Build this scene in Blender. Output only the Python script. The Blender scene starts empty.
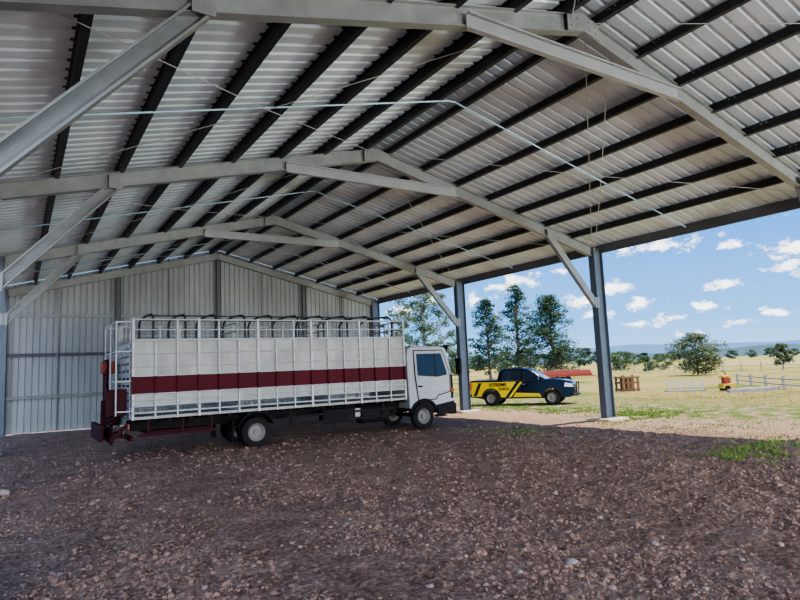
import bpy, bmesh, math, random
from mathutils import Vector, Matrix, noise
random.seed(7)
C = bpy.context.scene.collection
R_ = math.radians
# ------------------------------------------------------------------ camera
H = 2.1
F_PX = 600.0
psi, phi, rol = R_(32.7), R_(6.6), R_(2.5)
fh = Vector((math.sin(psi), math.cos(psi), 0)); r0 = Vector((math.cos(psi), -math.sin(psi), 0))
Fw = fh*math.cos(phi) + Vector((0,0,math.sin(phi)))
U0 = -fh*math.sin(phi) + Vector((0,0,math.cos(phi)))
Rr = r0*math.cos(rol) - U0*math.sin(rol)
Uu = r0*math.sin(rol) + U0*math.cos(rol)
CAM = Vector((0,0,H))
cd = bpy.data.cameras.new('camera'); cam = bpy.data.objects.new('camera', cd); C.objects.link(cam)
m = Matrix((Rr, Uu, -Fw)).transposed().to_4x4(); m.translation = CAM
cam.matrix_world = m
cd.sensor_width = 36; cd.lens = F_PX/800*36; cd.clip_end = 5000
bpy.context.scene.camera = cam
def ray(px, py): return Fw*F_PX + Rr*(px-400) + Uu*(300-py)
def on_z(px, py, z=0):
    d = ray(px, py); s = (z-H)/d.z; return CAM + d*s
def hor(px): return 369-0.0437*(px-400)
def at_depth(px, D):
    return on_z(px, hor(px)+600*H/D)

# ------------------------------------------------------------------ mesh builder
class MB:
    def __init__(s): s.v=[]; s.f=[]
    def add(s, vs, fs):
        n=len(s.v); s.v += [tuple(a) for a in vs]; s.f += [tuple(i+n for i in f) for f in fs]; return s
    def box(s,x0,x1,y0,y1,z0,z1):
        return s.add([(x0,y0,z0),(x1,y0,z0),(x1,y1,z0),(x0,y1,z0),(x0,y0,z1),(x1,y0,z1),(x1,y1,z1),(x0,y1,z1)],
            [(0,3,2,1),(4,5,6,7),(0,1,5,4),(1,2,6,5),(2,3,7,6),(3,0,4,7)])
    def prism(s, prof, p0, p1, up=(0,0,1)):
        p0=Vector(p0); p1=Vector(p1); d=(p1-p0).normalized(); sd=d.cross(Vector(up)).normalized(); uv=sd.cross(d)
        n=len(prof); vs=[p0+sd*a+uv*b for a,b in prof]+[p1+sd*a+uv*b for a,b in prof]
        fs=[(i,(i+1)%n,(i+1)%n+n,i+n) for i in range(n)]+[tuple(range(n))[::-1],tuple(range(n,2*n))]
        return s.add(vs,fs)
    def tube(s, pts, r, n=8, r1=None):
        pts=[Vector(p) for p in pts]; k=len(pts); vs=[]; fs=[]
        ref=None
        for i,p in enumerate(pts):
            t=(pts[min(i+1,k-1)]-pts[max(i-1,0)]).normalized()
            if ref is None:
                ref=Vector((0,0,1)) if abs(t.z)<.9 else Vector((1,0,0))
            a=(ref-t*ref.dot(t)).normalized(); b=t.cross(a); ref=a
            rr=r if r1 is None else r+(r1-r)*i/(k-1)
            vs+=[p+(a*math.cos(q)+b*math.sin(q))*rr for q in [2*math.pi*j/n for j in range(n)]]
        for i in range(k-1):
            for j in range(n): fs.append((i*n+j,i*n+(j+1)%n,(i+1)*n+(j+1)%n,(i+1)*n+j))
        fs+= [tuple(range(n))[::-1], tuple(range((k-1)*n,k*n))]
        return s.add(vs,fs)
    def lathe(s, prof, o, ax, n=24, ring=False):
        o=Vector(o); ax=Vector(ax).normalized(); ref=Vector((0,0,1)) if abs(ax.z)<.9 else Vector((1,0,0))
        a=(ref-ax*ref.dot(ax)).normalized(); b=ax.cross(a); k=len(prof); vs=[];fs=[]
        for r,h in prof:
            vs+=[o+ax*h+(a*math.cos(q)+b*math.sin(q))*r for q in [2*math.pi*j/n for j in range(n)]]
        for i in range(k if ring else k-1):
            i2=(i+1)%k
            for j in range(n): fs.append((i*n+j,i*n+(j+1)%n,i2*n+(j+1)%n,i2*n+j))
        if not ring: fs+= [tuple(range(n))[::-1], tuple(range((k-1)*n,k*n))]
        return s.add(vs,fs)
    def extr(s, pts, wf):
        n=len(pts); vs=[(x,-wf(x,z),z) for x,z in pts]+[(x,wf(x,z),z) for x,z in pts]
        fs=[(i,(i+1)%n,(i+1)%n+n,i+n) for i in range(n)]+[tuple(range(n))[::-1],tuple(range(n,2*n))]
        return s.add(vs,fs)
    def slab(s, pts, ya, yb):
        n=len(pts); fa = ya if callable(ya) else (lambda x,z:ya); fb = yb if callable(yb) else (lambda x,z:yb)
        vs=[(x,fa(x,z),z) for x,z in pts]+[(x,fb(x,z),z) for x,z in pts]
        fs=[(i,(i+1)%n,(i+1)%n+n,i+n) for i in range(n)]+[tuple(range(n))[::-1],tuple(range(n,2*n))]
        return s.add(vs,fs)
    def build(s, name, mat, parent=None, smooth=False, bevel=0, shift=(0,0,0), fix=True, label=None, **kw):
        me=bpy.data.meshes.new(name)
        sx,sy,sz=shift
        me.from_pydata([(x+sx,y+sy,z+sz) for x,y,z in s.v],[],s.f)
        if fix:
            b=bmesh.new(); b.from_mesh(me); bmesh.ops.recalc_face_normals(b,faces=b.faces); b.to_mesh(me); b.free()
        if smooth:
            me.shade_smooth()
            try: me.set_sharp_from_angle(angle=R_(40))
            except Exception: pass
        me.materials.append(mat)
        o=bpy.data.objects.new(name,me); C.objects.link(o)
        if parent: o.parent=parent
        if bevel:
            bv=o.modifiers.new('bevel','BEVEL'); bv.width=bevel; bv.segments=2; bv.limit_method='ANGLE'
        if label: o['label']=label
        for k,v in kw.items(): o[k]=v
        return o
def empty(name, label, cat, loc=(0,0,0), rz=0, group=None):
    o=bpy.data.objects.new(name,None); C.objects.link(o); o.location=loc; o.rotation_euler=(0,0,rz)
    o.empty_display_size=.2
    o['label']=label; o['category']=cat
    if group: o['group']=group
    return o
def Iprof(w,d,t=.015,tw=.02):
    a=w/2;b=d/2;c=tw/2
    return [(-a,-b),(a,-b),(a,-b+t),(c,-b+t),(c,b-t),(a,b-t),(a,b),(-a,b),(-a,b-t),(-c,b-t),(-c,-b+t),(-a,-b+t)]
def Cprof(w,d,t=.01):
    a=w/2;b=d/2
    return [(-a,-b),(a,-b),(a,-b+.03),(a-t,-b+.03),(a-t,-b+t),(-a+t,-b+t),(-a+t,b-t),(a-t,b-t),(a-t,b-.03),(a,b-.03),(a,b),(-a,b)]
def Zprof(w,d,t=.008,s=1):
    b=d/2; p=[(0,-b+t),(-w+t,-b+t),(-w+t,-b+.03),(-w,-b+.03),(-w,-b),(t,-b),(t,b-t),(w,b-t),(w,b),(0,b)]
    return [(x*s,y) for x,y in p]
def Rprof(w,d): return [(-w/2,-d/2),(w/2,-d/2),(w/2,d/2),(-w/2,d/2)]

# ------------------------------------------------------------------ materials
def mat(name, col, rough=.6, metal=0, var=.12, scale=6, bump=0, bscale=40, spec=.5, stretch=None):
    m=bpy.data.materials.new(name); m.use_nodes=True; nt=m.node_tree; N=nt.nodes; L=nt.links
    p=N['Principled BSDF']; p.inputs['Roughness'].default_value=rough; p.inputs['Metallic'].default_value=metal
    p.inputs['Specular IOR Level'].default_value=spec
    tc=N.new('ShaderNodeTexCoord'); nz=N.new('ShaderNodeTexNoise'); nz.inputs['Scale'].default_value=scale; nz.inputs['Detail'].default_value=5
    src=tc.outputs['Object']
    if stretch:
        mp=N.new('ShaderNodeMapping'); mp.inputs['Scale'].default_value=stretch; L.new(src,mp.inputs['Vector']); src=mp.outputs['Vector']
    L.new(src,nz.inputs['Vector'])
    mx=N.new('ShaderNodeMix'); mx.data_type='RGBA'
    c=Vector(col)
    mx.inputs['A'].default_value=(*[max(0,x*(1-var*1.6)) for x in c],1); mx.inputs['B'].default_value=(*[min(1,x*(1+var*1.6)) for x in c],1)
    L.new(nz.outputs['Fac'],mx.inputs['Factor']); L.new(mx.outputs['Result'],p.inputs['Base Color'])
    if bump:
        n2=N.new('ShaderNodeTexNoise'); n2.inputs['Scale'].default_value=bscale; n2.inputs['Detail'].default_value=6; L.new(tc.outputs['Object'],n2.inputs['Vector'])
        b=N.new('ShaderNodeBump'); b.inputs['Strength'].default_value=bump; b.inputs['Distance'].default_value=.05
        L.new(n2.outputs['Fac'],b.inputs['Height']); L.new(b.outputs['Normal'],p.inputs['Normal'])
    return m
M={}
M['galv']=mat('galvanised_steel',(.28,.30,.29),.45,.35,.20,3)
M['galv_col']=mat('galvanised_column',(.14,.17,.20),.45,.35,.15,3)
M['galv_light']=mat('galvanised_light',(.36,.38,.38),.4,.3,.12,3)
M['galv_dark']=mat('galvanised_dark',(.12,.13,.14),.5,.3,.15,3)
M['purlin']=mat('purlin_backlit_steel',(.026,.029,.036),.5,.2,.3,5)  # galvanised purlins; the shade on their backlit webs is put into this colour
M['roof']=mat('roof_sheet',(.68,.79,.85),.45,.1,.14,.5,stretch=(.6,2.5,1))
M['wallsheet']=mat('wall_sheet',(.36,.39,.395),.5,.05,.18,.8,stretch=(3,1,.5))
M['tube']=mat('bridging_tube',(.30,.45,.52),.4,.3,.1,3)
M['rod']=mat('brace_rod',(.6,.6,.6),.4,.4,.1,3)
M['concrete']=mat('concrete',(.62,.46,.33),.9,0,.2,8,.4)
M['tw']=mat('truck_white',(.42,.41,.37),.55,0,.30,2.2,stretch=(1.5,1,.7))
M['cabw']=mat('cab_white',(.45,.46,.45),.4,0,.10,3)
M['twd']=mat('truck_dirty_white',(.42,.40,.36),.6,0,.25,4)
M['maroon']=mat('truck_maroon',(.09,.004,.012),.6,0,.2,2,spec=.2)
M['maroond']=mat('dark_maroon',(.045,.007,.010),.7,0,.3,5,spec=.2)
M['rail']=mat('crate_rail',(.55,.56,.54),.5,.1,.2,5)
M['hoop']=mat('hoop_steel',(.045,.05,.055),.6,.3,.2,5)
M['chassis']=mat('chassis_black',(.02,.018,.018),.8,0,.3,5,spec=.2)
M['tyre']=mat('tyre_rubber',(.022,.021,.021),.85,0,.3,9,.2,60,spec=.2)
M['rim']=mat('wheel_rim',(.24,.215,.19),.6,.1,.25,9)
M['glass']=mat('dark_glass',(.02,.03,.04),.08,0,.2,2,spec=.5)
M['orange']=mat('orange_red',(.34,.05,.02),.6,0,.2,5)
M['lampr']=mat('lamp_red',(.4,.02,.02),.3)
M['lampc']=mat('lamp_clear',(.75,.75,.72),.15)
M['carblack']=mat('car_black',(.006,.009,.016),.18,0,.2,2,spec=.5)
M['plastic']=mat('black_plastic',(.015,.015,.015),.6)
M['yellow']=mat('decal_yellow',(.80,.58,.005),.4,0,.05,2)
M['ink']=mat('decal_black',(.01,.01,.01),.4,0,.05,2)
M['chrome']=mat('bright_metal',(.6,.6,.6),.25,.9,.1,2)
M['red']=mat('faded_red',(.38,.075,.05),.6,0,.2,2)
M['wood']=mat('weathered_timber',(.24,.12,.05),.8,0,.3,4,.3,30,stretch=(1,1,6))
M['greywood']=mat('grey_timber',(.38,.35,.30),.8,0,.25,4)
M['white']=mat('white_paint',(.55,.55,.52),.5)
M['machy']=mat('machine_yellow',(.75,.45,.03),.5)
M['rock']=mat('stone',(.42,.31,.24),.9,0,.3,5,.5,30)
M['rockbig']=mat('stone_pale',(.44,.35,.28),.9,0,.3,5,.5,30)
M['gravel']=mat('gravel',(.35,.215,.150),.95,0,.4,3,.4,50)
M['bark']=mat('bark',(.20,.16,.13),.9,0,.3,4,.4,20)
M['barkpale']=mat('bark_pale',(.42,.36,.30),.9,0,.3,4,.4,20)
def leafmat(name,c,var=.45,scale=1.2): return mat(name,c,.7,0,var,scale,spec=.2)
M['leafdark']=leafmat('leaves_dark',(.050,.090,.034))
M['leafmid']=leafmat('leaves_mid',(.08,.12,.04))
M['leafpale']=leafmat('leaves_pale',(.10,.14,.06))
M['leafolive']=leafmat('leaves_olive',(.12,.15,.06))
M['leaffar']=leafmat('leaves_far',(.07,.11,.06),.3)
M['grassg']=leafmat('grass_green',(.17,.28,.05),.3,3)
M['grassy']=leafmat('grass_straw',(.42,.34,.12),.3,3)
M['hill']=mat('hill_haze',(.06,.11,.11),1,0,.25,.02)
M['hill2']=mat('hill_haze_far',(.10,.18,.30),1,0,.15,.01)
M['hillgold']=mat('hill_straw',(.44,.34,.13),1,0,.3,.05)

def ground_mat():
    m=bpy.data.materials.new('ground_earth'); m.use_nodes=True; nt=m.node_tree; N=nt.nodes; L=nt.links
    p=N['Principled BSDF']; p.inputs['Roughness'].default_value=.95; p.inputs['Specular IOR Level'].default_value=.05
    g=N.new('ShaderNodeNewGeometry'); sp=N.new('ShaderNodeSeparateXYZ'); L.new(g.outputs['Position'],sp.inputs[0])
    def nz(sc,det=6,rough=.6):
        n=N.new('ShaderNodeTexNoise'); n.inputs['Scale'].default_value=sc; n.inputs['Detail'].default_value=det; n.inputs['Roughness'].default_value=rough
        L.new(g.outputs['Position'],n.inputs['Vector']); return n.outputs['Fac']
    def ramp(f,a,b):
        r=N.new('ShaderNodeMapRange'); r.interpolation_type='SMOOTHSTEP'; r.inputs['From Min'].default_value=a; r.inputs['From Max'].default_value=b; L.new(f,r.inputs['Value']); return r.outputs['Result']
    def mix(f,a,b):
        x=N.new('ShaderNodeMix'); x.data_type='RGBA'; L.new(f,x.inputs['Factor'])
        for k,v in (('A',a),('B',b)):
            if isinstance(v,tuple): x.inputs[k].default_value=(*v,1)
            else: L.new(v,x.inputs[k])
        return x.outputs['Result']
    def math_(op,a,b):
        x=N.new('ShaderNodeMath'); x.operation=op
        for i,v in enumerate((a,b)):
            if isinstance(v,(int,float)): x.inputs[i].default_value=v
            else: L.new(v,x.inputs[i])
        return x.outputs[0]
    big=nz(.35,4); mid=nz(1.6,6); fine=nz(14,8,.7); vfine=nz(60,4)
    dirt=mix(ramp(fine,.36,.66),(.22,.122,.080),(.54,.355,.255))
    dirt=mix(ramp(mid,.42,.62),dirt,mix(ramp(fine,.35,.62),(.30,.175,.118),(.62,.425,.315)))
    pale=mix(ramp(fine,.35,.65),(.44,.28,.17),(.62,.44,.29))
    straw=mix(ramp(mid,.35,.65),(.36,.28,.08),(.50,.39,.15))
    green=mix(ramp(fine,.3,.7),(.13,.20,.03),(.26,.31,.08))
    far=mix(ramp(nz(.12,5),.48,.64),straw,green)
    far=mix(ramp(nz(.05,3),.5,.62),far,(.46,.34,.14))
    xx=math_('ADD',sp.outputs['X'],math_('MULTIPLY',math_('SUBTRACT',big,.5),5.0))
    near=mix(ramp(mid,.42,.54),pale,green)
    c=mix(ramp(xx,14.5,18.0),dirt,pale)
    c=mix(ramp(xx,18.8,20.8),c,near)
    c=mix(ramp(xx,24,29),c,far)
    c=mix(ramp(sp.outputs['Y'],32.5,36),c,far)
    L.new(c,p.inputs['Base Color'])
    hgt=math_('ADD',math_('MULTIPLY',fine,1.0),math_('MULTIPLY',vfine,.5))
    b=N.new('ShaderNodeBump'); b.inputs['Strength'].default_value=1.0; b.inputs['Distance'].default_value=.10; L.new(hgt,b.inputs['Height']); L.new(b.outputs['Normal'],p.inputs['Normal'])
    return m
M['ground']=ground_mat()

# ------------------------------------------------------------------ ground
def gz(x,y):
    if x>60 or y>60 or x<-40 or y<-40: return 0.0
    n=noise.noise(Vector((x*.5,y*.5,0)))*.035+noise.noise(Vector((x*2.2,y*2.2,3)))*.025
    inside = 1.0 if x<17 else max(0,1-(x-17)/3)
    n+=inside*(noise.noise(Vector((x*5,y*5,7)))*.026+abs(noise.noise(Vector((x*9,y*9,1))))*.030+noise.noise(Vector((x*17,y*17,2)))*.012)
    # faint raked ridges, broken up
    q=x*.45-y*.9+.9*noise.noise(Vector((x*.6,y*.6,9)))+.12*noise.noise(Vector((x*4,y*4,9)))
    n+=inside*.012*math.sin(q*19)*max(0,noise.noise(Vector((x*.5,y*.5,12)))+.3)
    for k in (0,1.9):
        c=2.8+k+ (y-4)*.55+.25*math.sin(y*.6)
        n-=inside*.022*math.exp(-((x-c)/.2)**2)
    return n
def axis(lo,hi,step,far_lo,far_hi):
    a=[]; v=lo
    while v<hi: a.append(v); v+=step
    s=step; v=hi; b=[]
    while v<far_hi: b.append(v); s*=1.06; v+=s
    b.append(far_hi); s=step; v=lo-step; c=[]
    while v>far_lo: c.append(v); s*=1.12; v-=s
    c.append(far_lo); return c[::-1]+a+b
xs=axis(-2.5,12,.045,-250,1500); ys=axis(2,13,.045,-250,1500)
vs=[(x,y,gz(x,y)) for y in ys for x in xs]; nx=len(xs)
fs=[(j*nx+i,j*nx+i+1,(j+1)*nx+i+1,(j+1)*nx+i) for j in range(len(ys)-1) for i in range(nx-1)]
g=MB(); g.v=vs; g.f=fs
g.build('floor',M['ground'],fix=False,smooth=False,kind='structure',label='stony brown dirt floor of the shed running out to the paddock')

# ------------------------------------------------------------------ shed
XR=8.5; HS=9.1; ZR=8.58; ZE=6.35; S=(ZR-ZE)/HS
YF=[6.8,14.2,22.2,30.15]
Y0=-1.9; Y1=30.3
def zs(x): return ZR-S*abs(x)
def ribs(a0,a1,pitch=.2,h=.03):
    out=[]; a=a0
    while a<a1:
        out+= [(a,0),(a+pitch*.66,0),(a+pitch*.76,h),(a+pitch*.90,h)]; a+=pitch
    out.append((a1,0)); return out
rb=ribs(Y0,Y1+.1,.30,.04)
for sg in (1,-1):
    b=MB(); n=len(rb)
    b.v=[(XR,y,ZR+h) for y,h in rb]+[(XR+sg*(HS+.35),y,zs(HS+.35)+h) for y,h in rb]
    b.f=[(i,i+1,i+1+n,i+n) for i in range(n-1)]
    b.build('ceiling',M['roof'],fix=False,kind='structure',label='pale ribbed steel roof sheeting, '+('open side' if sg>0 else 'walled side')+' slope')
rb=ribs(XR-HS-.25,XR+HS+.25,.25,.04); b=MB(); n=len(rb)
b.v=[(x,30.32+h,.12) for x,h in rb]+[(x,30.32+h,zs(x-XR)-.03) for x,h in rb]
b.f=[(i,i+1,i+1+n,i+n) for i in range(n-1)]
b.build('wall_back',M['wallsheet'],fix=False,kind='structure',label='pale grey ribbed steel gable end wall')
ordn=['first','second','third','fourth','fifth','sixth','seventh','eighth','ninth']
flab=['nearest galvanised steel portal frame, overhead with its ridge above the camera','second galvanised portal frame, its column standing at right in front of the open side','third portal frame, its column just right of the truck cab','farthest portal frame fixed flat against the pale gable wall']
for fi,yf in enumerate(YF):
    rt=empty('portal_frame',flab[fi],'steel frame',(XR,yf,0),group='steel portal frames of the shed')
    for sg in (-1,1):
        MB().prism(Iprof(.26,.46,.018,.05),(sg*HS,0,.0),(sg*HS,0,zs(HS)-.2),up=(1,0,0)).build('column',M['galv_col'],rt)
        MB().prism(Iprof(.17,.34,.014,.03),(sg*(HS-.23),0,zs(HS-.23)-.385),(0,0,ZR-.385)).build('rafter',M['galv'],rt)
        if fi<3:
            bz,bx=4.1,(7.75 if (fi==0 and sg>0) else 6.75)
            MB().prism(Cprof(.14,.24,.012),(sg*(HS-.23),-.02,bz),(sg*bx,-.02,zs(bx)-.5),up=(0,0,1)).build('knee_brace',M['galv'],rt)
            MB().box(sg*(HS-.23)-.10,sg*(HS-.23)+.10,-.115,-.095,bz-.12,bz+.25).build('brace_plate',M['galv'],rt)
            MB().box(sg*bx-.14,sg*bx+.14,-.115,-.095,zs(bx)-.60,zs(bx)-.3).build('brace_plate',M['galv'],rt)
        MB().box(sg*HS-.30,sg*HS+.30,-.18,.18,.06,.13).build('base_plate',M['galv_dark'],rt)
    if fi<3:
        MB().prism(Cprof(.10,.28,.012),(-2.75,-.14,7.40),(2.75,-.14,7.40)).build('collar_tie',M['galv_light'],rt)
        mb=MB().slab([(-.42,zs(.42)-.22),(0,ZR-.22),(.42,zs(.42)-.22),(.42,zs(.42)-.54),(0,ZR-.56),(-.42,zs(.42)-.54)],-.105,-.09)
        ap=mb.build('apex_plate',M['galv'],rt)
        for i in range(-2,3):
            for dz in (.32,.46):
                if i: MB().lathe([(.018,0),(.018,.02)],(i*.16,-.125,zs(i*.16)-dz),(0,1,0),8).build('bolt',M['galv_light'],ap)
for i,yf in enumerate(YF[1:3]):
    o=MB().box(-.6,.5,-.5,.5,-.3,.11).build('concrete_footing',M['concrete'],bevel=.05); o.location=(XR+HS,yf,0)
    o['category']='footing'; o['label']=['square concrete footing under the second frame column','concrete footing under the column beside the truck cab'][i]; o['group']='concrete footings'
for sg in (-1,1):
    for i in range(7):
        x=.42+i*1.25
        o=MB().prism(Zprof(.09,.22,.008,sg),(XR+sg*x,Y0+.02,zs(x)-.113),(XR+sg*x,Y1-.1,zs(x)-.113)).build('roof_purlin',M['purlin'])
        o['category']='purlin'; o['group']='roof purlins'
        o['label']='steel roof purlin coloured dark as if backlit, %s from the ridge on the %s slope'%(ordn[i],'open right' if sg>0 else 'left')
        # lapped joints with bolts over each of the nearer frames
        for yf in YF[:3]:
            mb=MB()
            for dy in (-.5,-.38,.38,.5):
                for dz in (-.06,.06):
                    mb.lathe([(.014,0),(.014,.014)],(XR+sg*x-.008,yf+dy,zs(x)-.113+dz),(-1,0,0),6)
            mb.build('lap_bolts',M['galv_light'],o)
    MB().prism(Cprof(.08,.30,.01),(XR+sg*(HS+.25),Y0+.02,zs(HS+.25)-.16),(XR+sg*(HS+.25),Y1-.1,zs(HS+.25)-.16)).build('eave_beam',M['galv_dark'],category='beam',label='long steel eave beam along the '+('open right side of the shed' if sg>0 else 'left side of the shed'))
    b=MB().prism([(-.07,-.07),(.07,-.07),(.07,.07),(.06,.07),(.06,-.06),(-.06,-.06),(-.06,.07),(-.07,.07)],(XR+sg*(HS+.40),Y0,zs(HS+.4)-.1),(XR+sg*(HS+.4),Y1,zs(HS+.4)-.1))
    b.build('roof_gutter',M['galv_light'],category='gutter',label='metal roof gutter along the '+('open right eave' if sg>0 else 'left eave'))
for i,y in enumerate((10.6,18.4,26.2)):
    MB().tube([(XR-HS+.1,y,zs(HS-.1)-.245),(XR-.1,y,ZR-.27),(XR+.1,y,ZR-.27),(XR+HS-.1,y,zs(HS-.1)-.245)],.022,8).build('bridging_tube',M['tube'],category='brace tube',group='bridging tubes under the purlins',
        label=['pale blue steel tube under the purlins, nearest the camera','pale bridging tube under the purlins between second and third frames','pale bridging tube under the purlins in the farthest bay'][i])
bl=['nearest bay','middle bay','farthest bay']
for bi in range(3):
    ya,yb=YF[bi],YF[bi+1]
    for sg in (-1,1):
        for (xa,xb) in ((HS-.3,.3),(.3,HS-.3)):
            MB().tube([(XR+sg*xa,ya+.12,zs(xa)-.25),(XR+sg*(xa+xb)/2,(ya+yb)/2,zs((xa+xb)/2)-.32-(.02 if xa>xb else 0)),(XR+sg*xb,yb-.12,zs(xb)-.25)],.009,6).build('brace_rod',M['rod'],category='brace rod',group='diagonal roof brace rods',
               label='thin diagonal roof brace rod, %s, %s slope, running %s with distance'%(bl[bi],'right' if sg>0 else 'left','up to the ridge' if xa>xb else 'down to the eave'))
for sg in (-1,1):
    MB().tube([(XR+sg*(HS-.3),Y0+.1,zs(HS-.3)-.25),(XR+sg*.3,YF[0]-.12,ZR-.34)],.009,6).build('brace_rod',M['rod'],category='brace rod',group='diagonal roof brace rods',label='thin diagonal brace rod above the camera on the %s slope'%('right' if sg>0 else 'left'))
pa=on_z(607,80,7.9); pb=Vector((17.2,13.9,6.0))
pts=[pa.lerp(pb,t/10)+Vector((0,0,-.25*math.sin(math.pi*t/10))) for t in range(11)]
MB().tube(pts,.010,6).build('hanging_cable',M['rod'],category='cable',label='thin pale cable hanging from the roof down to the second column')
for i,x in enumerate((-4.6,0,4.6)):
    MB().prism(Iprof(.14,.2,.012,.03),(XR+x,30.05,0),(XR+x,30.05,zs(x)-.58),up=(1,0,0)).build('wall_post',M['galv_dark'],category='post',group='gable wall posts',
       label=['dark steel post on the gable wall behind the truck rear, left of the ridge','tall central steel post on the gable wall under the ridge','dark steel gable wall post right of the ridge'][i])
for i,x in enumerate((-7,-2.3,2.3,7)):
    MB().prism(Rprof(.08,.05),(XR+x,30.28,.12),(XR+x,30.28,zs(x)-.1),up=(1,0,0)).build('trim_%d'%(i+1),M['galv'],kind='structure')
for i,z in enumerate((1.6,3.4,5.1)):
    MB().prism(Cprof(.05,.13,.008),(XR-HS+.2,30.25,z),(XR+HS-.2,30.25,z)).build('wall_girt',M['galv_dark'] if i==1 else M['galv'],category='girt',label=['low steel girt across the gable wall','middle steel girt across the gable wall, just above the truck crate','upper steel girt across the gable wall near the eave height'][i])

# ------------------------------------------------------------------ livestock truck
TS=(-5.3,-1.2,0)
tr=empty('livestock_truck','white livestock truck with maroon stripe and tall railed stock crate','truck',(2.62+5.3,17.55+1.2,0))
def T(mb,name,m,parent=None,**k): return mb.build(name,M[m],parent or tr,shift=TS,**k)
L_=8.73
mb=MB()
for y in (.75,1.55): mb.box(.1,10.4,y,y+.1,.72,.98)
for x in (.3,2,4,5.6,7.5,8.6): mb.box(x,x+.1,.85,1.55,.75,.95)
T(mb,'chassis','chassis')
T(MB().box(0,L_,0,2.4,1.06,1.14),'deck','twd',bevel=.01)
mb=MB()
x=.4
while x<L_: mb.box(x,x+.08,.03,2.37,.98,1.06); x+=.55
T(mb,'cross_bearers','chassis')
for y in (0,2.36):
    yo=y+.02; out=-1 if y==0 else 1
    T(MB().box(.03,L_-.03,yo-.008,yo+.008,1.42,1.74),'lower_panel','tw')
    T(MB().box(.03,L_-.03,yo-.010,yo+.010,1.74,2.22),'stripe_panel','maroon',label='maroon stripe panel')
    T(MB().box(.03,L_-.03,yo-.008,yo+.008,2.22,3.2),'upper_panel','tw')
    nb=15
    for i in range(nb+1):
        xx=i*(L_-.06)/nb; w_=.06 if i%3==0 else .036
        ya,yb=sorted((yo+out*.008,yo+out*.07))
        top=3.2 if i%2 and i%3 else (3.80 if i%3==0 else 3.74)
        mb=MB().box(xx,xx+w_,ya,yb,1.06,1.74).box(xx,xx+w_,ya,yb,2.22,top)
        po=T(mb,'crate_post','rail')
        T(MB().box(xx,xx+w_,ya,yb,1.74,2.22),'painted_band','maroon',po,label='maroon painted band of the post')
    for z,r in ((1.24,.024),(1.42,.020),(1.58,.018),(2.48,.018),(2.84,.020),(3.2,.030),(3.48,.016),(3.76,.022)):
        yy=yo+out*.07
        T(MB().tube([(0,yy,z),(L_,yy,z)],r,8),'crate_rail','rail',smooth=True)
    for z in (1.74,2.22):
        T(MB().tube([(0,yo+out*.04,z),(L_,yo+out*.04,z)],.016,8),'crate_rail','rail',smooth=True)
mb=MB()
mb.box(L_-.05,L_-.02,.04,2.36,1.14,3.2)
for z in (3.48,3.76): mb.tube([(L_-.03,0,z),(L_-.03,2.4,z)],.025)
for y in (0.6,1.2,1.8): mb.box(L_-.05,L_,y,y+.04,3.2,3.76)
T(mb,'headboard','tw')
mb=MB()
for z in [1.2+i*.2 for i in range(10)]: mb.box(-.03,.0,.05,2.35,z,z+.14)
for y in (.05,.8,1.55,2.3): mb.box(-.05,-.01,y,y+.05,1.1,3.78)
mb.tube([(-.03,0,3.76),(-.03,2.4,3.76)],.025)
T(mb,'rear_gate','twd')
for x in (2.9,5.8):
    mb=MB().box(x,x+.03,.06,2.34,1.14,3.0)
    for z in (3.2,3.45,3.7): mb.tube([(x,.05,z),(x,2.35,z)],.02)
    T(mb,'partition_gate','rail')
for i in range(10):
    x=.55+i*.86
    pts=[(x,.06,3.2),(x,.06,3.74),(x,.14,3.86),(x,.35,3.94),(x,1.2,3.98),(x,2.05,3.94),(x,2.26,3.86),(x,2.34,3.74),(x,2.34,3.2)]
    T(MB().tube(pts,.034,6),'roof_hoop','hoop',smooth=True)
for y in (.5,1.9):
    T(MB().tube([(.5,y,3.92),(8.3,y,3.92)],.022,6),'hoop_rail','hoop')
mb=MB()
for y in (.1,2.2): mb.prism(Rprof(.06,.1),(-.08,y,.95),(-.5,y,.55)); mb.prism(Rprof(.05,.08),(-.1,y,1.1),(-.1,y,2.9))
for i in range(7): mb.box(-.5,-.42,.1,2.3,.5+i*.11,.55+i*.11)
mb.box(-.5,-.44,.1,.16,.45,1.25); mb.box(-.5,-.44,2.24,2.3,.45,1.25); mb.box(-.7,-.05,.3,.36,.6,.66); mb.box(-.7,-.05,2.04,2.1,.6,.66)
mb.box(-.74,-.66,.1,2.3,.55,.98); mb.box(-.6,-.1,.12,.2,1.2,1.9); mb.box(-.6,-.1,1.2,1.3,.9,1.6)
T(mb,'loading_ramp','maroond',label='dark maroon folded loading ramp')
mb=MB()
for y in (1.5,2.2): mb.box(-.45,-.38,y,y+.06,1.1,2.75)
for z in (1.2,1.6,2.0,2.4,2.7): mb.box(-.45,-.40,1.5,2.26,z,z+.05)
mb.box(-.42,-.40,1.5,2.26,1.2,2.3)
T(mb,'winch_frame','maroond',label='dark maroon winch frame at the tail')
T(MB().box(-.52,-.15,1.9,2.3,2.35,2.7),'winch_box','orange',label='orange red box on the tail frame',bevel=.04)
mb=MB()
for z in (1.3,2.1,2.9,3.7): mb.tube([(0,.02,z),(-.38,.05,z),(-.38,2.3,z),(0,2.38,z)],.02)
for y in (.05,1.2,2.3): mb.tube([(-.38,y,1.2),(-.38,y,3.7)],.02)
T(mb,'rear_cage','rail')
for y in (.15,2.05): T(MB().box(-.08,-.02,y,y+.3,.82,.96),'tail_light','lampr',bevel=.01)
T(MB().box(-.06,-.05,.95,1.35,.62,.74),'number_plate','yellow')
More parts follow.
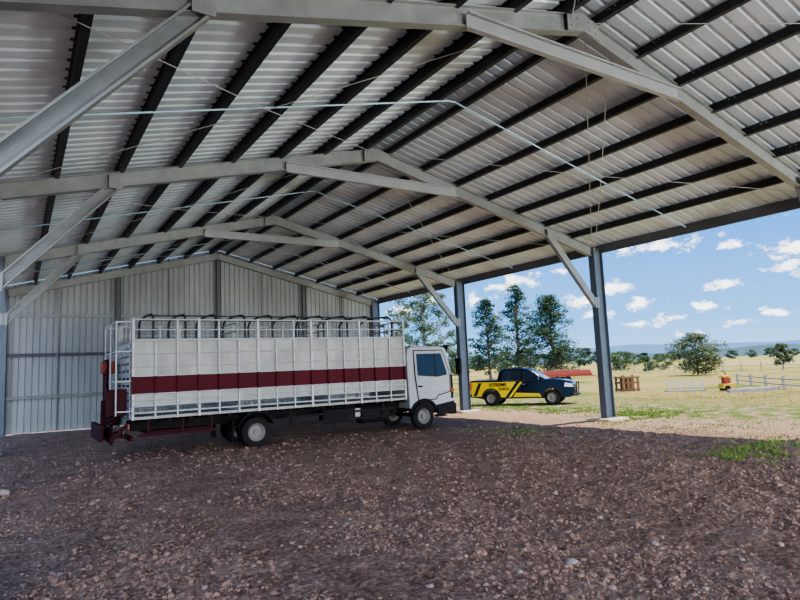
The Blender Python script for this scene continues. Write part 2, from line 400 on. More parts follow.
T(MB().lathe([(.02,-.55),(.28,-.53),(.3,-.5),(.3,.5),(.28,.53),(.02,.55)],(7.6,.45,.66),(1,0,0),20),'fuel_tank','chassis',smooth=True)
T(MB().box(5.7,6.6,.12,.6,.5,.92),'tool_box','chassis',bevel=.02)
T(MB().box(6.78,6.98,.1,.5,.62,.9),'battery_box','twd',bevel=.02)
mb=MB()
for z in (.55,.78): mb.box(4.35,8.3,.03,.07,z,z+.06)
for x in (4.5,5.6,6.7,7.8,8.2): mb.box(x,x+.05,.05,.1,.5,1.06)
T(mb,'side_guard','chassis')
mb=MB()
for x in (.4,1.3,2.1): mb.box(x,x+.06,.05,.1,.6,1.06)
mb.box(.2,2.3,.04,.08,.6,.68); mb.box(.0,.08,.2,2.2,.5,.62); mb.box(.5,2.2,.3,2.1,.62,.72)
T(mb,'under_run_bar','maroond')
for y in (.02,1.85):
    pts=[(3.44+ .58*math.cos(a), .46+.58*math.sin(a)) for a in [R_(20+i*14) for i in range(11)]]
    pi=[(3.44+ .55*math.cos(a), .46+.55*math.sin(a)) for a in [R_(20+i*14) for i in range(11)]][::-1]
    T(MB().slab([(x,min(z,1.05)) for x,z in pts]+[(x,min(z,1.02)) for x,z in pi],y,y+.53),'mudguard','chassis')
    T(MB().box(2.72,2.74,y,y+.53,.22,.85),'mud_flap','chassis')
def wheel(par,x,y,z,r,w,side,tn='wheel',T_=T,hub='rim'):
    o=T_(MB().lathe([(r*.60,w*.46),(r*.70,w*.5),(r*.92,w*.46),(r,w*.34),(r,-w*.34),(r*.92,-w*.46),(r*.70,-w*.5),(r*.60,-w*.46)],(x,y,z),(0,side,0),32,ring=True),tn,'tyre',smooth=True)
    mb=MB().lathe([(.001,w*.36),(r*.16,w*.36),(r*.18,w*.16),(r*.42,w*.12),(r*.50,w*.34),(r*.62,w*.44),(r*.62,-w*.4),(.001,-w*.4)],(x,y,z),(0,side,0),28)
    mb.build('rim',M[hub],o,smooth=True,shift=TS if T_ is T else (0,0,0))
    return o
RX=3.44; FX=9.48
wheel(tr,RX,.17,.44,.44,.27,-1); wheel(tr,RX,.49,.44,.44,.27,-1); wheel(tr,RX,2.23,.44,.44,.27,1); wheel(tr,RX,1.91,.44,.44,.27,1)
wheel(tr,FX,.19,.44,.44,.27,-1); wheel(tr,FX,2.21,.44,.44,.27,1)
mb=MB().tube([(RX,.3,.44),(RX,2.1,.44)],.08); mb.lathe([(.1,-.2),(.24,-.1),(.24,.1),(.1,.2)],(RX,1.2,.44),(0,1,0),16)
T(mb,'rear_axle','chassis')
T(MB().tube([(FX,.3,.44),(FX,2.1,.44)],.06),'front_axle','chassis')
arc=[(FX+.56*math.cos(a),.44+.56*math.sin(a)) for a in [R_(148-i*12) for i in range(11)]]
cabp=[(8.9,.74)]+arc+[(10.76,.5),(10.82,.62),(10.82,1.3),(10.80,1.78),(10.77,1.90),(10.60,2.74),(10.52,2.84),(10.3,2.88),(9.1,2.88),(8.92,2.80),(8.87,2.5)]
def cw(x,z): return 1.16 if z<1.9 else 1.16-(z-1.9)*.07
def CB(mb): mb.v=[(x,y+1.2,z) for x,y,z in mb.v]; return mb
cb=T(CB(MB().extr(cabp,cw)),'cab','cabw',bevel=.03)
def sl(pts,off,th=.012,side=-1): 
    mb=MB(); mb.slab(pts,lambda x,z:1.2+side*(cw(x,z)+off),lambda x,z:1.2+side*(cw(x,z)+off-th)); return mb
for sd in (-1,1):
    T(sl([(9.25,.97),(9.145,1.85),(9.145,2.755),(10.43,2.755),(10.665,1.95),(10.665,1.22),(10.12,1.115),(10.03,.985)],.004,.006,sd),'door_seal','chassis')
    d=T(sl([(9.28,1.0),(9.18,1.85),(9.18,2.72),(10.40,2.72),(10.63,1.95),(10.63,1.25),(10.1,1.15),(10.0,1.02)],.014,.012,sd),'door','cabw',bevel=.004)
    T(sl([(9.27,1.86),(9.27,2.62),(10.33,2.62),(10.54,1.95),(10.52,1.84),(10.1,1.78)],.020,.01,sd),'side_window','glass',d)
    T(sl([(10.02,1.80),(10.02,2.62),(10.055,2.62),(10.055,1.80)],.028,.01,sd),'window_divider','chassis',d)
    T(sl([(9.26,1.45),(9.26,1.51),(9.44,1.51),(9.44,1.45)],.035,.02,sd),'door_handle','chassis',d)
    T(sl([(9.3,1.24),(9.3,1.28),(10.6,1.28),(10.6,1.24)],.018,.008,sd),'door_crease','twd',d)
    ar=[(FX+.62*math.cos(a),.44+.62*math.sin(a)) for a in [R_(10+i*14) for i in range(12)]]+[(FX+.54*math.cos(a),.44+.54*math.sin(a)) for a in [R_(164-i*14) for i in range(12)]]
    T(sl(ar,.03,.10,sd),'wheel_arch_trim','chassis',cb)
    T(sl([(10.05,.45),(10.00,.80),(10.80,.90),(10.82,.5)],.03,.05,sd),'bumper_end','chassis',cb)
    T(sl([(10.69,1.0),(10.69,1.85),(10.78,1.85),(10.80,1.0)],.012,.03,sd),'corner_vane','chassis',cb)
    y=1.2+sd*1.17
    T(MB().tube([(10.66,y,2.55),(10.9,y+sd*.24,2.55),(10.9,y+sd*.24,1.8),(10.74,y,1.8)],.018,6),'mirror_arm','chassis')
    T(MB().box(10.86,10.96,y+sd*.24-.13,y+sd*.24+.13,1.86,2.42),'mirror','chassis',bevel=.02)
    T(MB().box(10.74,10.86,1.2+sd*1.0-.14,1.2+sd*1.0+.14,.92,1.14),'headlight','lampc',bevel=.02)
    T(MB().box(10.66,10.80,1.2+sd*1.14-.04,1.2+sd*1.14+.04,1.22,1.36),'indicator','orange',bevel=.01)
    T(MB().box(10.06,10.45,1.2+sd*1.05-.12,1.2+sd*1.05+.12,.38,.44).box(10.06,10.09,1.2+sd*1.05-.1,1.2+sd*1.05-.06,.44,.8),'cab_step','chassis')
ws=MB(); x0,z0,x1,z1=10.785,1.93,10.635,2.70
ws.add([(x0,.15,z0),(x0,2.25,z0),(x1,2.2,z1),(x1,.2,z1),(x0-.02,.15,z0-.01),(x0-.02,2.25,z0-.01),(x1-.02,2.2,z1-.01),(x1-.02,.2,z1-.01)],[(0,1,2,3),(4,7,6,5),(0,4,5,1),(1,5,6,2),(2,6,7,3),(3,7,4,0)])
T(ws,'windscreen','glass')
mb=MB()
for z in (1.2,1.3,1.4): mb.box(10.81,10.84,.5,1.9,z,z+.05)
T(mb,'grille','chassis')
T(MB().prism(Rprof(.03,.3),(10.74,.2,2.78),(10.74,2.2,2.78),up=(.4,0,1)),'sun_visor','chassis')
T(MB().box(10.74,10.94,.06,2.34,.42,.82),'bumper','chassis',bevel=.04)
mb=MB()
for z in (.95,1.25): mb.tube([(10.90,.2,z),(11.0,.3,z),(11.0,2.1,z),(10.90,2.2,z)],.03)
for y in (.5,1.9): mb.tube([(10.98,y,.6),(11.0,y,1.3)],.03)
T(mb,'bull_bar','chassis')
T(MB().box(9.3,10.0,.4,2.0,2.87,2.93),'roof_vent','twd',bevel=.02)
T(MB().tube([(8.82,.35,1.0),(8.82,.35,2.6),(8.78,.35,2.75)],.06,10),'air_intake','chassis',smooth=True)

# ------------------------------------------------------------------ pickup
dvec=Vector((.563,-.825,0)); rgt=Vector((-.825,-.563,0)); Pw=on_z(553,405)
pc=Vector((Pw.x,Pw.y,0))-dvec*1.62-rgt*.85
pk=empty('pickup_car','black dual-cab pickup with yellow side decals parked outside in the sun','car',pc,math.atan2(dvec.y,dvec.x))
def P(mb,name,m,parent=None,**k): return mb.build(name,M[m],parent or pk,**k)
def bw(x,z):
    w=.92
    if z>.90: w-=(z-.90)*.12
    if x>2.0: w-=(x-2.0)**1.4*.45
    if x<-2.5: w-=.03
    return w
def archpts(cx,r=.46,n=9,z=.40): return [(cx+r*math.cos(a),z+r*math.sin(a)) for a in [math.pi-R_(-8)-i*(math.pi+R_(16))/n for i in range(n+1)]]
body=[(-2.62,.55),(-2.6,.46)]+[(-1.98,.38)]+archpts(-1.5)+[(-1.0,.36),(1.1,.36)]+archpts(1.62)+[(2.12,.36),(2.5,.38),(2.66,.50),(2.70,.74),(2.67,.96),(2.58,1.10),(2.40,1.19),(2.1,1.25),(1.7,1.29),(1.30,1.31),(.9,1.28),(-1.0,1.26),(-1.0,1.30),(-2.62,1.30)]
bd=P(MB().extr(body,bw),'body','carblack',bevel=.04,smooth=True)
cabp2=[(1.38,1.24),(.95,1.54),(.62,1.75),(.42,1.84),(.15,1.90),(-.3,1.92),(-.8,1.90),(-1.0,1.84),(-1.1,1.7),(-1.2,1.24)]
def gw(x,z): return .85-(z-1.24)*.26
gh=P(MB().extr(cabp2,gw),'cabin','carblack',bevel=.05,smooth=True)
for sd in (-1,1):
    def pw(pts,off,nm,m,par,wf=gw,th=.012):
        mb=MB(); mb.slab(pts,lambda x,z:sd*(wf(x,z)+off),lambda x,z:sd*(wf(x,z)+off-th)); return P(mb,nm,m,par)
    pw([(1.10,1.32),(.80,1.54),(.52,1.72),(.20,1.80),(.14,1.32)],.008,'front_window','glass',gh)
    pw([(.06,1.32),(.10,1.80),(-.68,1.80),(-.84,1.76),(-.96,1.32)],.008,'rear_window','glass',gh)
    pw([(-.9,1.26),(1.1,1.26),(1.1,1.285),(-.9,1.285)],.02,'window_trim','chrome',gh)
    pw([(-2.58,.62),(-2.58,1.24),(-.15,1.22),(-.75,.44),(-1.0,.44),(-1.03,.62),(-1.13,.78),(-1.3,.87),(-1.5,.90),(-1.7,.87),(-1.88,.77),(-1.98,.5),(-2.5,.50)],.012,'side_decal','yellow',bd,bw,.006)
    pw([(-2.45,.52),(-2.15,1.2),(-1.98,1.2),(-2.28,.52)],.016,'decal_slash','ink',bd,bw,.005)
    pw([(-.6,.42),(.02,1.2),(.16,1.2),(-.46,.42)],.012,'decal_slash','yellow',bd,bw,.006)
    pw([(-.36,.42),(-.20,.66),(1.0,.60),(1.10,.42)],.012,'sill_decal','yellow',bd,bw,.006)
    pw([(1.0,.38),(1.0,.44),(-.95,.44),(-.95,.38)],.06,'side_step','plastic',bd,bw,.14)
    pw([(.02,.42),(.02,1.22),(.005,1.22),(.005,.42)],.014,'door_gap','plastic',bd,bw,.004)
    for hx in (.15,-.85): pw([(hx,1.06),(hx,1.10),(hx+.18,1.10),(hx+.18,1.06)],.04,'door_handle','chrome',bd,bw,.03)
    P(MB().box(.90,1.04,sd*.86-.0,sd*.86+sd*.22,1.28,1.46),'wing_mirror','carblack',gh,bevel=.03)
    P(MB().slab([(2.22,.90),(2.66,.86),(2.62,1.02),(2.28,1.10)],lambda x,z:sd*(bw(x,z)+.01),lambda x,z:sd*(bw(x,z)-.16)),'headlight','lampc',bd,bevel=.01)
    P(MB().box(-2.66,-2.56,sd*.88-.06,sd*.88+.03,.82,1.18),'tail_light','lampr',bd)
    for cx in (-1.5,1.62):
        ar=[(cx+.52*math.cos(a),.40+.52*math.sin(a)) for a in [R_(i*15) for i in range(13)]]+[(cx+.44*math.cos(a),.40+.44*math.sin(a)) for a in [R_(180-i*15) for i in range(13)]]
        pw(ar,.04,'wheel_arch','plastic',bd,lambda x,z:.91,.1)
        def TP(mb,name,m,smooth=True): return P(mb,name,m,smooth=smooth)
        wheel(pk,cx,sd*.81,.39,.39,.27,sd,T_=TP,hub='rim')
    P(MB().tube([(-1.0,sd*.60,1.94),(.2,sd*.60,1.94)],.02),'roof_rail','plastic',gh)
def wsq(a,b,w0,w1,nm):
    mb=MB(); (xa,za),(xb,zb)=a,b; n=Vector((zb-za,0,xa-xb)).normalized(); n = n if n.z>0 else -n
    o=n*.012
    mb.add([(xa+o.x,-w0,za+o.z),(xa+o.x,w0,za+o.z),(xb+o.x,w1,zb+o.z),(xb+o.x,-w1,zb+o.z)],[(0,1,2,3)]); P(mb,nm,'glass',gh)
wsq((1.31,1.29),(.66,1.73),.76,.68,'windscreen'); 
mb=MB(); 
for z in (.64,.75,.86,.97): mb.box(2.62,2.71,-.5,.5,z,z+.035)
P(mb,'grille','chrome')
mb=MB(); mb.tube([(2.62,-.75,.50),(2.78,-.6,.50),(2.80,0,.50),(2.78,.6,.50),(2.62,.75,.50)],.07)
mb.tube([(2.76,-.45,.5),(2.78,-.42,1.1),(2.78,.42,1.1),(2.76,.45,.5)],.03)
P(mb,'bull_bar','plastic',smooth=True)
P(MB().box(-2.72,-2.6,-.75,.75,.46,.62),'rear_bumper','plastic',bevel=.02)
P(MB().box(2.86,2.875,-.22,.22,.55,.67),'number_plate','white')
P(MB().box(-2.60,-1.1,-.84,.84,1.29,1.33),'tub_cover','plastic',bevel=.01)
def text_mesh(txt,size,mat_,parent,x,y,z,name='lettering'):
    cu=bpy.data.curves.new('t','FONT'); cu.body=txt; cu.size=size; cu.extrude=.004; cu.align_x='CENTER'; cu.offset=size*.02
    to=bpy.data.objects.new('t',cu); C.objects.link(to); bpy.context.view_layer.update()
    me=bpy.data.meshes.new_from_object(to.evaluated_get(bpy.context.evaluated_depsgraph_get())); bpy.data.objects.remove(to)
    me.materials.clear(); me.materials.append(mat_)
    o=bpy.data.objects.new(name,me); C.objects.link(o); o.parent=parent; o.location=(x,y,z); o.rotation_euler=(R_(90),0,0); return o
text_mesh('XTREME',.25,M['ink'],bd,-1.12,-.938,1.0); text_mesh('SHEDS',.19,M['ink'],bd,-.80,-.938,.80)

# ------------------------------------------------------------------ yard items
def P0(px,py): p=on_z(px,py); return Vector((p.x,p.y,0))
face=math.atan2(r0.y,r0.x)
t=empty('farm_trailer','low faded red farm trailer loaded with flat red panels, behind the pickup','trailer',at_depth(562,60),face)
P_=lambda mb,n,mt,par,**k: mb.build(n,M[mt],par,**k)
P_(MB().box(-3,3.0,-1,1,.62,.74),'deck','red',t); 
P_(MB().box(-2.8,2.9,-.9,.9,.74,.98),'panel_load','orange',t,bevel=.03); P_(MB().box(-2.4,2.8,-.8,.8,.98,1.26),'panel_load','red',t,bevel=.03)
P_(MB().box(-1.2,1.8,-.75,.75,1.26,1.36),'panel_load','wood',t,bevel=.02)
for sx in (-.7,.4):
    for sy in (-.95,.95): P_(MB().lathe([(.1,-.1),(.34,-.1),(.36,0),(.34,.1),(.1,.1)],(sx,sy,.36),(0,1,0),20),'wheel','tyre',t,smooth=True)
P_(MB().tube([(3,-.6,.65),(4.1,0,.5)],.04).tube([(3,.6,.65),(4.1,0,.5)],.04),'drawbar','red',t)
t=empty('timber_crate','brown timber slatted crate standing in the paddock right of the column','crate',P0(627,391),face+.15)
for sx in (-.55,-.2,.15,.5): P_(MB().box(sx,sx+.14,-.5,-.45,0,1.0+.08*math.sin(sx*9)),'slat','wood',t)
for sx in (-.55,-.2,.15,.5): P_(MB().box(sx,sx+.14,.45,.5,0,1.0),'slat','wood',t)
P_(MB().box(-.58,.66,-.55,.55,.05,.15),'base_board','wood',t); P_(MB().box(-.58,.66,-.53,.53,.5,.6),'middle_board','wood',t); P_(MB().box(-.62,.7,-.55,.55,.86,.96),'top_board','wood',t)
t=empty('white_barrier','low white railed barrier standing on the grass beside the timber crate','barrier',P0(686,391),face-.1)
for sx in (-1.05,-.35,.35,1.0): P_(MB().box(sx,sx+.07,-.04,.04,0,.62),'post','white',t)
for z in (.22,.5): P_(MB().box(-1.1,1.1,-.06,-.03,z,z+.07),'rail','white',t)
P_(MB().box(-1.2,1.1,-.4,.3,.0,.08),'base_board','greywood',t)
t=empty('post_hole_machine','small yellow and red machine standing on the grass near the rail fence','machine',P0(727,391),face)
P_(MB().box(-.35,.35,-.3,.3,.15,.45),'base_frame','machy',t,bevel=.04)
P_(MB().box(-.2,.2,-.2,.2,.45,.8),'engine_cover','orange',t,bevel=.05)
P_(MB().tube([(.0,0,.8),(.0,0,1.1),(-.25,0,1.2)],.03),'handle','chassis',t)
for sy in (-.3,.3): P_(MB().lathe([(.03,-.05),(.17,-.05),(.17,.05),(.03,.05)],(-.1,sy,.17),(0,1,0),16),'wheel','tyre',t,smooth=True)
P_(MB().box(-.3,.1,-.25,.25,.8,.92),'fuel_tank','machy',t,bevel=.04)
for i in range(3):
    p=P0(748+i*7,392-i*.8)
    o=MB().box(-1.1,1.1,-.12,.12,-.01,.2).build('timber_sleeper',M['greywood'],bevel=.01); o.location=p; o.rotation_euler=(0,0,face+.05*i)
    o['category']='timber'; o['group']='grey sleepers lying on the grass'; o['label']='pale grey timber sleeper lying on the grass before the rail fence'
a=P0(738,384); bq=P0(830,394)
t=empty('rail_fence','weathered post and rail fence at the right edge of the paddock','fence',a,math.atan2((bq-a).y,(bq-a).x)); ln=(bq-a).length
n=6
for i in range(n): P_(MB().box(i*ln/(n-1)-.06,i*ln/(n-1)+.06,-.06,.06,-.05,.75),'post','greywood',t)
for z in (.3,.62): P_(MB().tube([(0,-.08,z),(ln*.5,-.08,z-.04),(ln,-.08,z)],.04,8),'rail','greywood',t)
a=at_depth(600,95); bq=at_depth(830,62)
t=empty('wire_fence','distant wire paddock fence on thin timber posts','fence',a,math.atan2((bq-a).y,(bq-a).x)); ln=(bq-a).length
for i in range(15): P_(MB().tube([(i*ln/14,0,0),(i*ln/14,0,1.2)],.06,6),'post','greywood',t)
for z in (.4,.75,1.1): P_(MB().tube([(0,0,z),(ln,0,z)],.012,4),'wire','galv',t)

# ------------------------------------------------------------------ trees
def tree_mesh(h,w,kind,seed,nc,nl,ls,low=.2):
    rnd=random.Random(seed); tb=MB()
    lean=(rnd.uniform(-.04,.04)*h,rnd.uniform(-.04,.04)*h)
    tb.tube([(0,0,-.2),(lean[0]*.3,lean[1]*.3,h*.3),(lean[0]*.6,lean[1]*.6,h*.6),(lean[0],lean[1],h*.92)],h*.018,8,h*.004)
    fv=MB()
    for c in range(nc):
        t=low+(1-low)*((c+.5)/nc)**.9
        if kind=='cone': rad=w*.5*min(1,(1.03-t)*2.0+.12)*(.6+.55*rnd.random())
        elif kind=='round': q=(t-low)/(1-low); rad=w*.5*math.sqrt(max(0.05,1-(2*q-.95)**2))
        else: q=(t-low)/(1-low); rad=w*.5*math.sqrt(max(0.06,1-(1.7*q-.9)**2))
        ang=rnd.random()*6.283; rr=rad*math.sqrt(rnd.random())*.95
        p=Vector((lean[0]*t+rr*math.cos(ang),lean[1]*t+rr*math.sin(ang),h*t*.97))
        q=max(.15,t-.15)
        if c%2==0: tb.tube([(lean[0]*q,lean[1]*q,h*q),(p.x*.6,p.y*.6,(h*q+p.z)/2),tuple(p)],h*.006,5,h*.002)
        cr=w*{'open':.12,'cone':.13,'round':.16}[kind]*(.6+.7*rnd.random())
        for l in range(nl):
            d=Vector((rnd.gauss(0,1),rnd.gauss(0,1),rnd.gauss(0,.5 if kind=='cone' else .62)))
            d=d.normalized()*cr*rnd.random()**.45; d.z*=.75
            o=p+d
            if o.z>h or o.z<.1: continue
            a=Vector((rnd.gauss(0,1),rnd.gauss(0,1),rnd.gauss(0,1))).normalized(); b=a.orthogonal().normalized()
            s=ls*(.6+.8*rnd.random())
            fv.add([o-a*s,o-b*s*.5,o+a*s,o+b*s*.5],[(0,1,2,3)])
    return tb,fv
def tree(px,D,top,w_px,kind,leaf,bark,name,label,seed,nc,nl,ls,low=.2,group=None):
    p=at_depth(px,D); p.z=0; by=hor(px)+600*H/D; h=(by-top)*D/605.; w=w_px*D/605.
    rt=empty(name,label,'tree',p,0,group)
    tb,fv=tree_mesh(h,w,kind,seed,nc,nl,ls,low)
    tb.build('trunk',M[bark],rt,smooth=True,fix=False); fv.build('foliage',M[leaf],rt,fix=False)
    return rt
tree(428,66,282,66,'open','leafpale','barkpale','gum_tree','tall airy pale gum tree rising behind the truck cab',1,76,90,.16,.2)
tree(400,84,302,40,'open','leafmid','barkpale','gum_tree','smaller gum tree at the corner of the gable wall',2,44,80,.17,.25)
tree(491,76,293,48,'cone','leafdark','bark','shade_tree','dark upright tree just right of the third column',3,120,62,.15,.10)
tree(520,92,277,46,'cone','leafdark','bark','shade_tree','tallest dark pointed tree in the row behind the pickup',4,130,62,.17,.12)
tree(555,73,289,66,'cone','leafdark','bark','shade_tree','broad dense dark tree at the right end of the row behind the pickup',5,180,70,.15,.06)
tree(460,100,334,34,'round','leafmid','bark','shade_tree','low rounded tree seen between the truck cab and third column',6,36,60,.2,.1)
tree(698,66,331,54,'round','leafolive','bark','paddock_tree','solitary broad round tree in the open paddock',7,80,75,.14,.08)
tree(784,75,342,24,'round','leafolive','bark','paddock_tree','small round tree at the right edge of the paddock',8,36,60,.14,.2)
tree(646,92,355,22,'round','leafmid','bark','paddock_bush','bushy green shrub left of the solitary round tree',9,26,60,.15,.05)
tree(664,100,353,26,'round','leafmid','bark','paddock_bush','dark shrub touching the left side of the solitary round tree',10,26,60,.15,.05)
tree(622,112,350,38,'round','leafmid','bark','paddock_tree','wide green tree behind the timber crate',11,46,60,.2,.05)
src=[]
for s in range(3):
    tb,fv=tree_mesh(7,9,'round',40+s,24,60,.38,.08)
    rt=empty('distant_tree','hazy green tree in the distant belt beyond the paddock','tree',(0,0,0),0,'distant belt of trees')
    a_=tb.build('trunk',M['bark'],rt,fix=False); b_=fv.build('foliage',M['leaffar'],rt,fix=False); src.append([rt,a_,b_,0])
rnd=random.Random(3)
for i,px in enumerate([410,434,455,478,505,530,560,585,600,614,630,645,660,674,690,712,732,752,772,795]):
    s=src[i%3]; D=200+16*(i%2)+5*i; p=at_depth(px,D); p.z=0
    if s[3]==0: rt=s[0]; s[3]=1
    else:
        rt=s[0].copy(); C.objects.link(rt)
        for ch in s[1:3]: c=ch.copy(); C.objects.link(c); c.parent=rt
    rt.location=p; k=rnd.uniform(.8,1.1)*(1.2 if px<600 else .72); rt.scale=(k*1.1,k*1.1,k); rt.rotation_euler=(0,0,rnd.random()*6)
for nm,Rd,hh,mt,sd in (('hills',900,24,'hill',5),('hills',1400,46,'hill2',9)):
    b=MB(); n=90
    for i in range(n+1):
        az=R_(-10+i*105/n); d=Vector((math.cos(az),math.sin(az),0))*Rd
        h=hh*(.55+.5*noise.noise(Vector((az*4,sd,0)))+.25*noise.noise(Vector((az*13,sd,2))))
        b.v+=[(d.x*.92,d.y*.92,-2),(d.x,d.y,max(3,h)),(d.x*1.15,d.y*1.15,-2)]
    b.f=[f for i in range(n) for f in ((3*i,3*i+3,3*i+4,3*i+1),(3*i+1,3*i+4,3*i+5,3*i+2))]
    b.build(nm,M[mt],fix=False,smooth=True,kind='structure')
b=MB(); n=40
for i in range(n+1):
    az=R_(-12+i*42/n); h=2.6*(1-i/n)**.9*(1+.12*noise.noise(Vector((az*8,0,0)))) 
    for rr,zz in ((110,-.6),(150,h*.55),(185,h),(230,-1)): b.v.append((math.cos(az)*rr,math.sin(az)*rr,zz))
b.f=[(4*i+j,4*i+4+j,4*i+5+j,4*i+1+j) for i in range(n) for j in range(3)]
b.build('hills',M['hillgold'],fix=False,smooth=True,kind='structure')

# ------------------------------------------------------------------ stones
t_=(1+5**.5)/2
ico=[Vector(v).normalized() for v in [(-1,t_,0),(1,t_,0),(-1,-t_,0),(1,-t_,0),(0,-1,t_),(0,1,t_),(0,-1,-t_),(0,1,-t_),(t_,0,-1),(t_,0,1),(-t_,0,-1),(-t_,0,1)]]
icf=[(0,11,5),(0,5,1),(0,1,7),(0,7,10),(0,10,11),(1,5,9),(5,11,4),(11,10,2),(10,7,6),(7,1,8),(3,9,4),(3,4,2),(3,2,6),(3,6,8),(3,8,9),(4,9,5),(2,4,11),(6,2,10),(8,6,7),(9,8,1)]
def add_rock(mb,x,y,s,rnd):
    ax=(rnd.uniform(.7,1.3)*s,rnd.uniform(.7,1.3)*s,rnd.uniform(.5,.9)*s); a=rnd.random()*6.28; ca,sa=math.cos(a),math.sin(a); z=gz(x,y)+ax[2]*.2
    vs=[]
    for v in ico:
        k=rnd.uniform(.65,1.25); X,Y,Z=v.x*ax[0]*k,v.y*ax[1]*k,v.z*ax[2]*k
        vs.append((x+X*ca-Y*sa,y+X*sa+Y*ca,z+Z))
    mb.add(vs,icf)
rnd=random.Random(11)
g1=MB(); g2=MB()
for i in range(75000):
    r=3.0*math.exp(rnd.random()*math.log(7.0)); a=psi+R_(rnd.uniform(-40,40)); x=r*math.sin(a); y=r*math.cos(a)
    if x<-1.5 or x>16.8 or y>29: continue
    d=noise.noise(Vector((x*.5,y*.5,5)))*1.2
    if rnd.random()>.65+d: continue
    s=min(.04,.005+rnd.expovariate(1/.0060))*(1+.03*r)
    pal = rnd.random()<.06 and s<.02*(1+.03*r)
    add_rock(g2 if pal else g1,x,y,s,rnd)
g1.build('loose_gravel',M['gravel'],fix=False,kind='stuff',category='gravel',label='loose brown clods and gravel over the dirt floor')
g2.build('pale_gravel',M['rock'],fix=False,kind='stuff',category='gravel',label='paler pebbles scattered through the dirt floor')
big=[(572,562,.07,'rounded pale stone half sunk in dirt, largest at the bottom right of the floor'),(3,496,.10,'large pale block of stone at the left edge of the floor'),(612,585,.035,'small pale stone just right of the largest rounded stone')]
extra=[(520,575),(655,548),(705,590),(500,530),(466,560),(430,588),(600,520),(742,560),(120,560),(60,575),(205,590),(300,548),(350,520),(250,500),(690,505),(780,545),(30,540),(160,510),(400,500),(555,495)]
for px,py,s,lb in big+[(a,b,.025+.015*rnd.random(),None) for a,b in extra]:
    p=on_z(px,py)
    b=bmesh.new(); bmesh.ops.create_icosphere(b,subdivisions=3,radius=1)
    for v in b.verts:
        k=1+.22*noise.noise(v.co*1.6+Vector((px,py,0)))+.06*noise.noise(v.co*6); v.co=Vector((v.co.x*s*1.2*k,v.co.y*s*k,v.co.z*s*.7*k))
    me=bpy.data.meshes.new('stone'); b.to_mesh(me); b.free(); me.shade_smooth(); me.materials.append(M['rockbig'] if lb else M['rock'])
    o=bpy.data.objects.new('stone',me); C.objects.link(o); o.location=(p.x,p.y,gz(p.x,p.y)+s*.35); o.rotation_euler=(0,0,px)
    o['category']='stone'; o['label']=lb or 'fist-sized stone lying loose on the brown dirt floor'
    if not lb: o['group']='fist-sized stones on the dirt floor'
# ------------------------------------------------------------------ grass
def grass(name,mt,label,patches,hgt):
    mb=MB()
    for (px,py,rx,ry,n) in patches:
        for i in range(n):
            q=on_z(px+rnd.gauss(0,rx),py+rnd.gauss(0,ry))
            if q.x>60 or q.x<12 or q.y<-5 or q.y>80: continue
            if noise.noise(Vector((q.x*1.8,q.y*1.8,4)))<-.05: continue
            if abs(q.x-17.6)<.6 and (abs(q.y-14.2)<.6 or abs(q.y-22.2)<.6): continue
            h=hgt*rnd.uniform(.4,1.3); a=rnd.random()*6.28; w=.006+.0004*q.length; lx,ly=rnd.gauss(0,.6)*h,rnd.gauss(0,.6)*h
            z=gz(q.x,q.y)
            mb.add([(q.x-w*math.cos(a),q.y-w*math.sin(a),z-.01),(q.x+w*math.cos(a),q.y+w*math.sin(a),z-.01),(q.x+lx,q.y+ly,z+h)],[(0,1,2)])
    mb.build(name,M[mt],fix=False,kind='stuff',category='grass',label=label)
grass('green_grass','grassg','fresh green grass tufts around the open side of the shed',[(645,414,28,3,3600),(500,408,20,2,2000),(765,447,26,6,1100),(732,461,30,7,1200),(710,426,50,4,1000),(515,432,30,3,500),(560,411,22,2,1500),(620,420,14,3,900)],.085)
grass('dry_grass','grassy','dry straw coloured grass of the paddock',[(700,401,70,4,1800),(600,401,60,2.5,500),(740,395,60,3,1500)],.08)

# ------------------------------------------------------------------ world
w=bpy.data.worlds.new('sky'); bpy.context.scene.world=w; w.use_nodes=True; nt=w.node_tree; N=nt.nodes; L=nt.links
bg=N['Background']; tc=N.new('ShaderNodeTexCoord'); sp=N.new('ShaderNodeSeparateXYZ'); L.new(tc.outputs['Generated'],sp.inputs[0])
def mth(op,a,b=None):
    x=N.new('ShaderNodeMath'); x.operation=op
    for i,v in enumerate((a,b)):
        if v is None: continue
        if isinstance(v,(int,float)): x.inputs[i].default_value=v
        else: L.new(v,x.inputs[i])
    return x.outputs[0]
rp=N.new('ShaderNodeValToRGB'); L.new(sp.outputs['Z'],rp.inputs[0]); cr=rp.color_ramp
cr.elements[0].position=0; cr.elements[0].color=(.36,.62,.92,1); cr.elements[1].position=1; cr.elements[1].color=(.06,.20,.62,1)
e=cr.elements.new(.06); e.color=(.19,.47,.92,1); e=cr.elements.new(.22); e.color=(.075,.29,.80,1)
az=mth('ARCTAN2',sp.outputs['X'],sp.outputs['Y']); el=mth('ARCSINE',sp.outputs['Z'])
def nzw(sc,det,off=0):
    n=N.new('ShaderNodeTexNoise'); n.inputs['Scale'].default_value=sc; n.inputs['Detail'].default_value=det; n.inputs['Roughness'].default_value=.65
    mp=N.new('ShaderNodeMapping'); mp.inputs['Scale'].default_value=(1,1,1.8); mp.inputs['Location'].default_value=(off,off,0)
    L.new(tc.outputs['Generated'],mp.inputs['Vector']); L.new(mp.outputs['Vector'],n.inputs['Vector']); return n.outputs['Fac']
n1=nzw(42,6); n2=nzw(9,4,3.3)
best=None
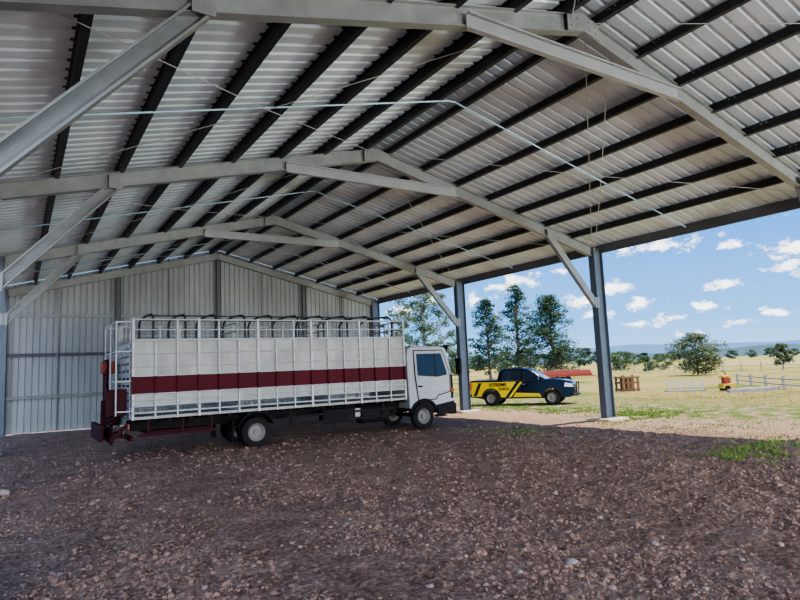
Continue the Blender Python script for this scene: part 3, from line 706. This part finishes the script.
cl=[(652,246,50,9),(524,280,26,9),(500,287,18,6),(787,250,34,10),(792,268,26,9),(722,284,18,6),(618,288,22,8),(640,302,22,7),(583,302,24,9),(600,314,22,6),(672,318,18,5),(704,306,18,6),(735,244,14,5),(690,334,20,4),(640,324,26,5),(770,312,16,5),(398,312,20,9),(430,300,14,6),(470,300,22,7),(560,270,12,5),(740,322,18,5)]
for (px,py,rx,ry) in cl:
    d=ray(px,py).normalized(); A=math.atan2(d.x,d.y); E=math.asin(d.z)
    dx=mth('DIVIDE',mth('SUBTRACT',az,A),rx/640); dy=mth('DIVIDE',mth('SUBTRACT',el,E),ry/620)
    v=mth('SUBTRACT',1,mth('SQRT',mth('ADD',mth('MULTIPLY',dx,dx),mth('MULTIPLY',dy,dy))))
    best=v if best is None else mth('MAXIMUM',best,v)
wide=mth('MULTIPLY',mth('SUBTRACT',n2,.70),3.0)
best=mth('MAXIMUM',best,wide)
val=mth('ADD',best,mth('MULTIPLY',mth('SUBTRACT',n1,.53),4.2))
mr=N.new('ShaderNodeMapRange'); mr.interpolation_type='SMOOTHSTEP'; mr.inputs['From Min'].default_value=.0; mr.inputs['From Max'].default_value=.9; mr.inputs['To Max'].default_value=.92; L.new(val,mr.inputs['Value'])
mx=N.new('ShaderNodeMix'); mx.data_type='RGBA'; L.new(mr.outputs['Result'],mx.inputs['Factor']); L.new(rp.outputs['Color'],mx.inputs['A']); mx.inputs['B'].default_value=(1.6,1.6,1.6,1)
L.new(mx.outputs['Result'],bg.inputs['Color']); bg.inputs['Strength'].default_value=1.0
def sun(name,frm,st,ang,col):
    l=bpy.data.lights.new(name,'SUN'); l.energy=st; l.angle=R_(ang); l.color=col
    o=bpy.data.objects.new(name,l); C.objects.link(o); o.rotation_euler=(-Vector(frm)).to_track_quat('-Z','Y').to_euler(); o.location=(20,-10,30)
sun('sun',(.44,-.12,1),4.0,.6,(1,.94,.82))
sun('front_sky_fill',(-.35,-1,.42),1.3,60,(1,.95,.88))  # added soft fill sun, stands in for sky light entering the open front
def spot(name,loc,tgt,en,rad,ang,col):
    l=bpy.data.lights.new(name,'SPOT'); l.energy=en; l.shadow_soft_size=rad; l.spot_size=R_(ang); l.spot_blend=1; l.color=col
    o=bpy.data.objects.new(name,l); C.objects.link(o); o.location=loc; o.rotation_euler=(Vector(tgt)-Vector(loc)).to_track_quat('-Z','Y').to_euler()
spot('bounce_fill_spot',(9,-13,1.6),(11,14,9),4700,1.4,80,(.96,.98,1))  # both spots are added fill for light bounced up off the sunlit ground
spot('bounce_fill_spot',(26,-9,1.6),(11,15,9),6000,1.4,80,(.94,.98,1))
sc=bpy.context.scene
sc.view_settings.view_transform='AgX'
sc.view_settings.look='AgX - Medium High Contrast'
sc.view_settings.exposure=.9
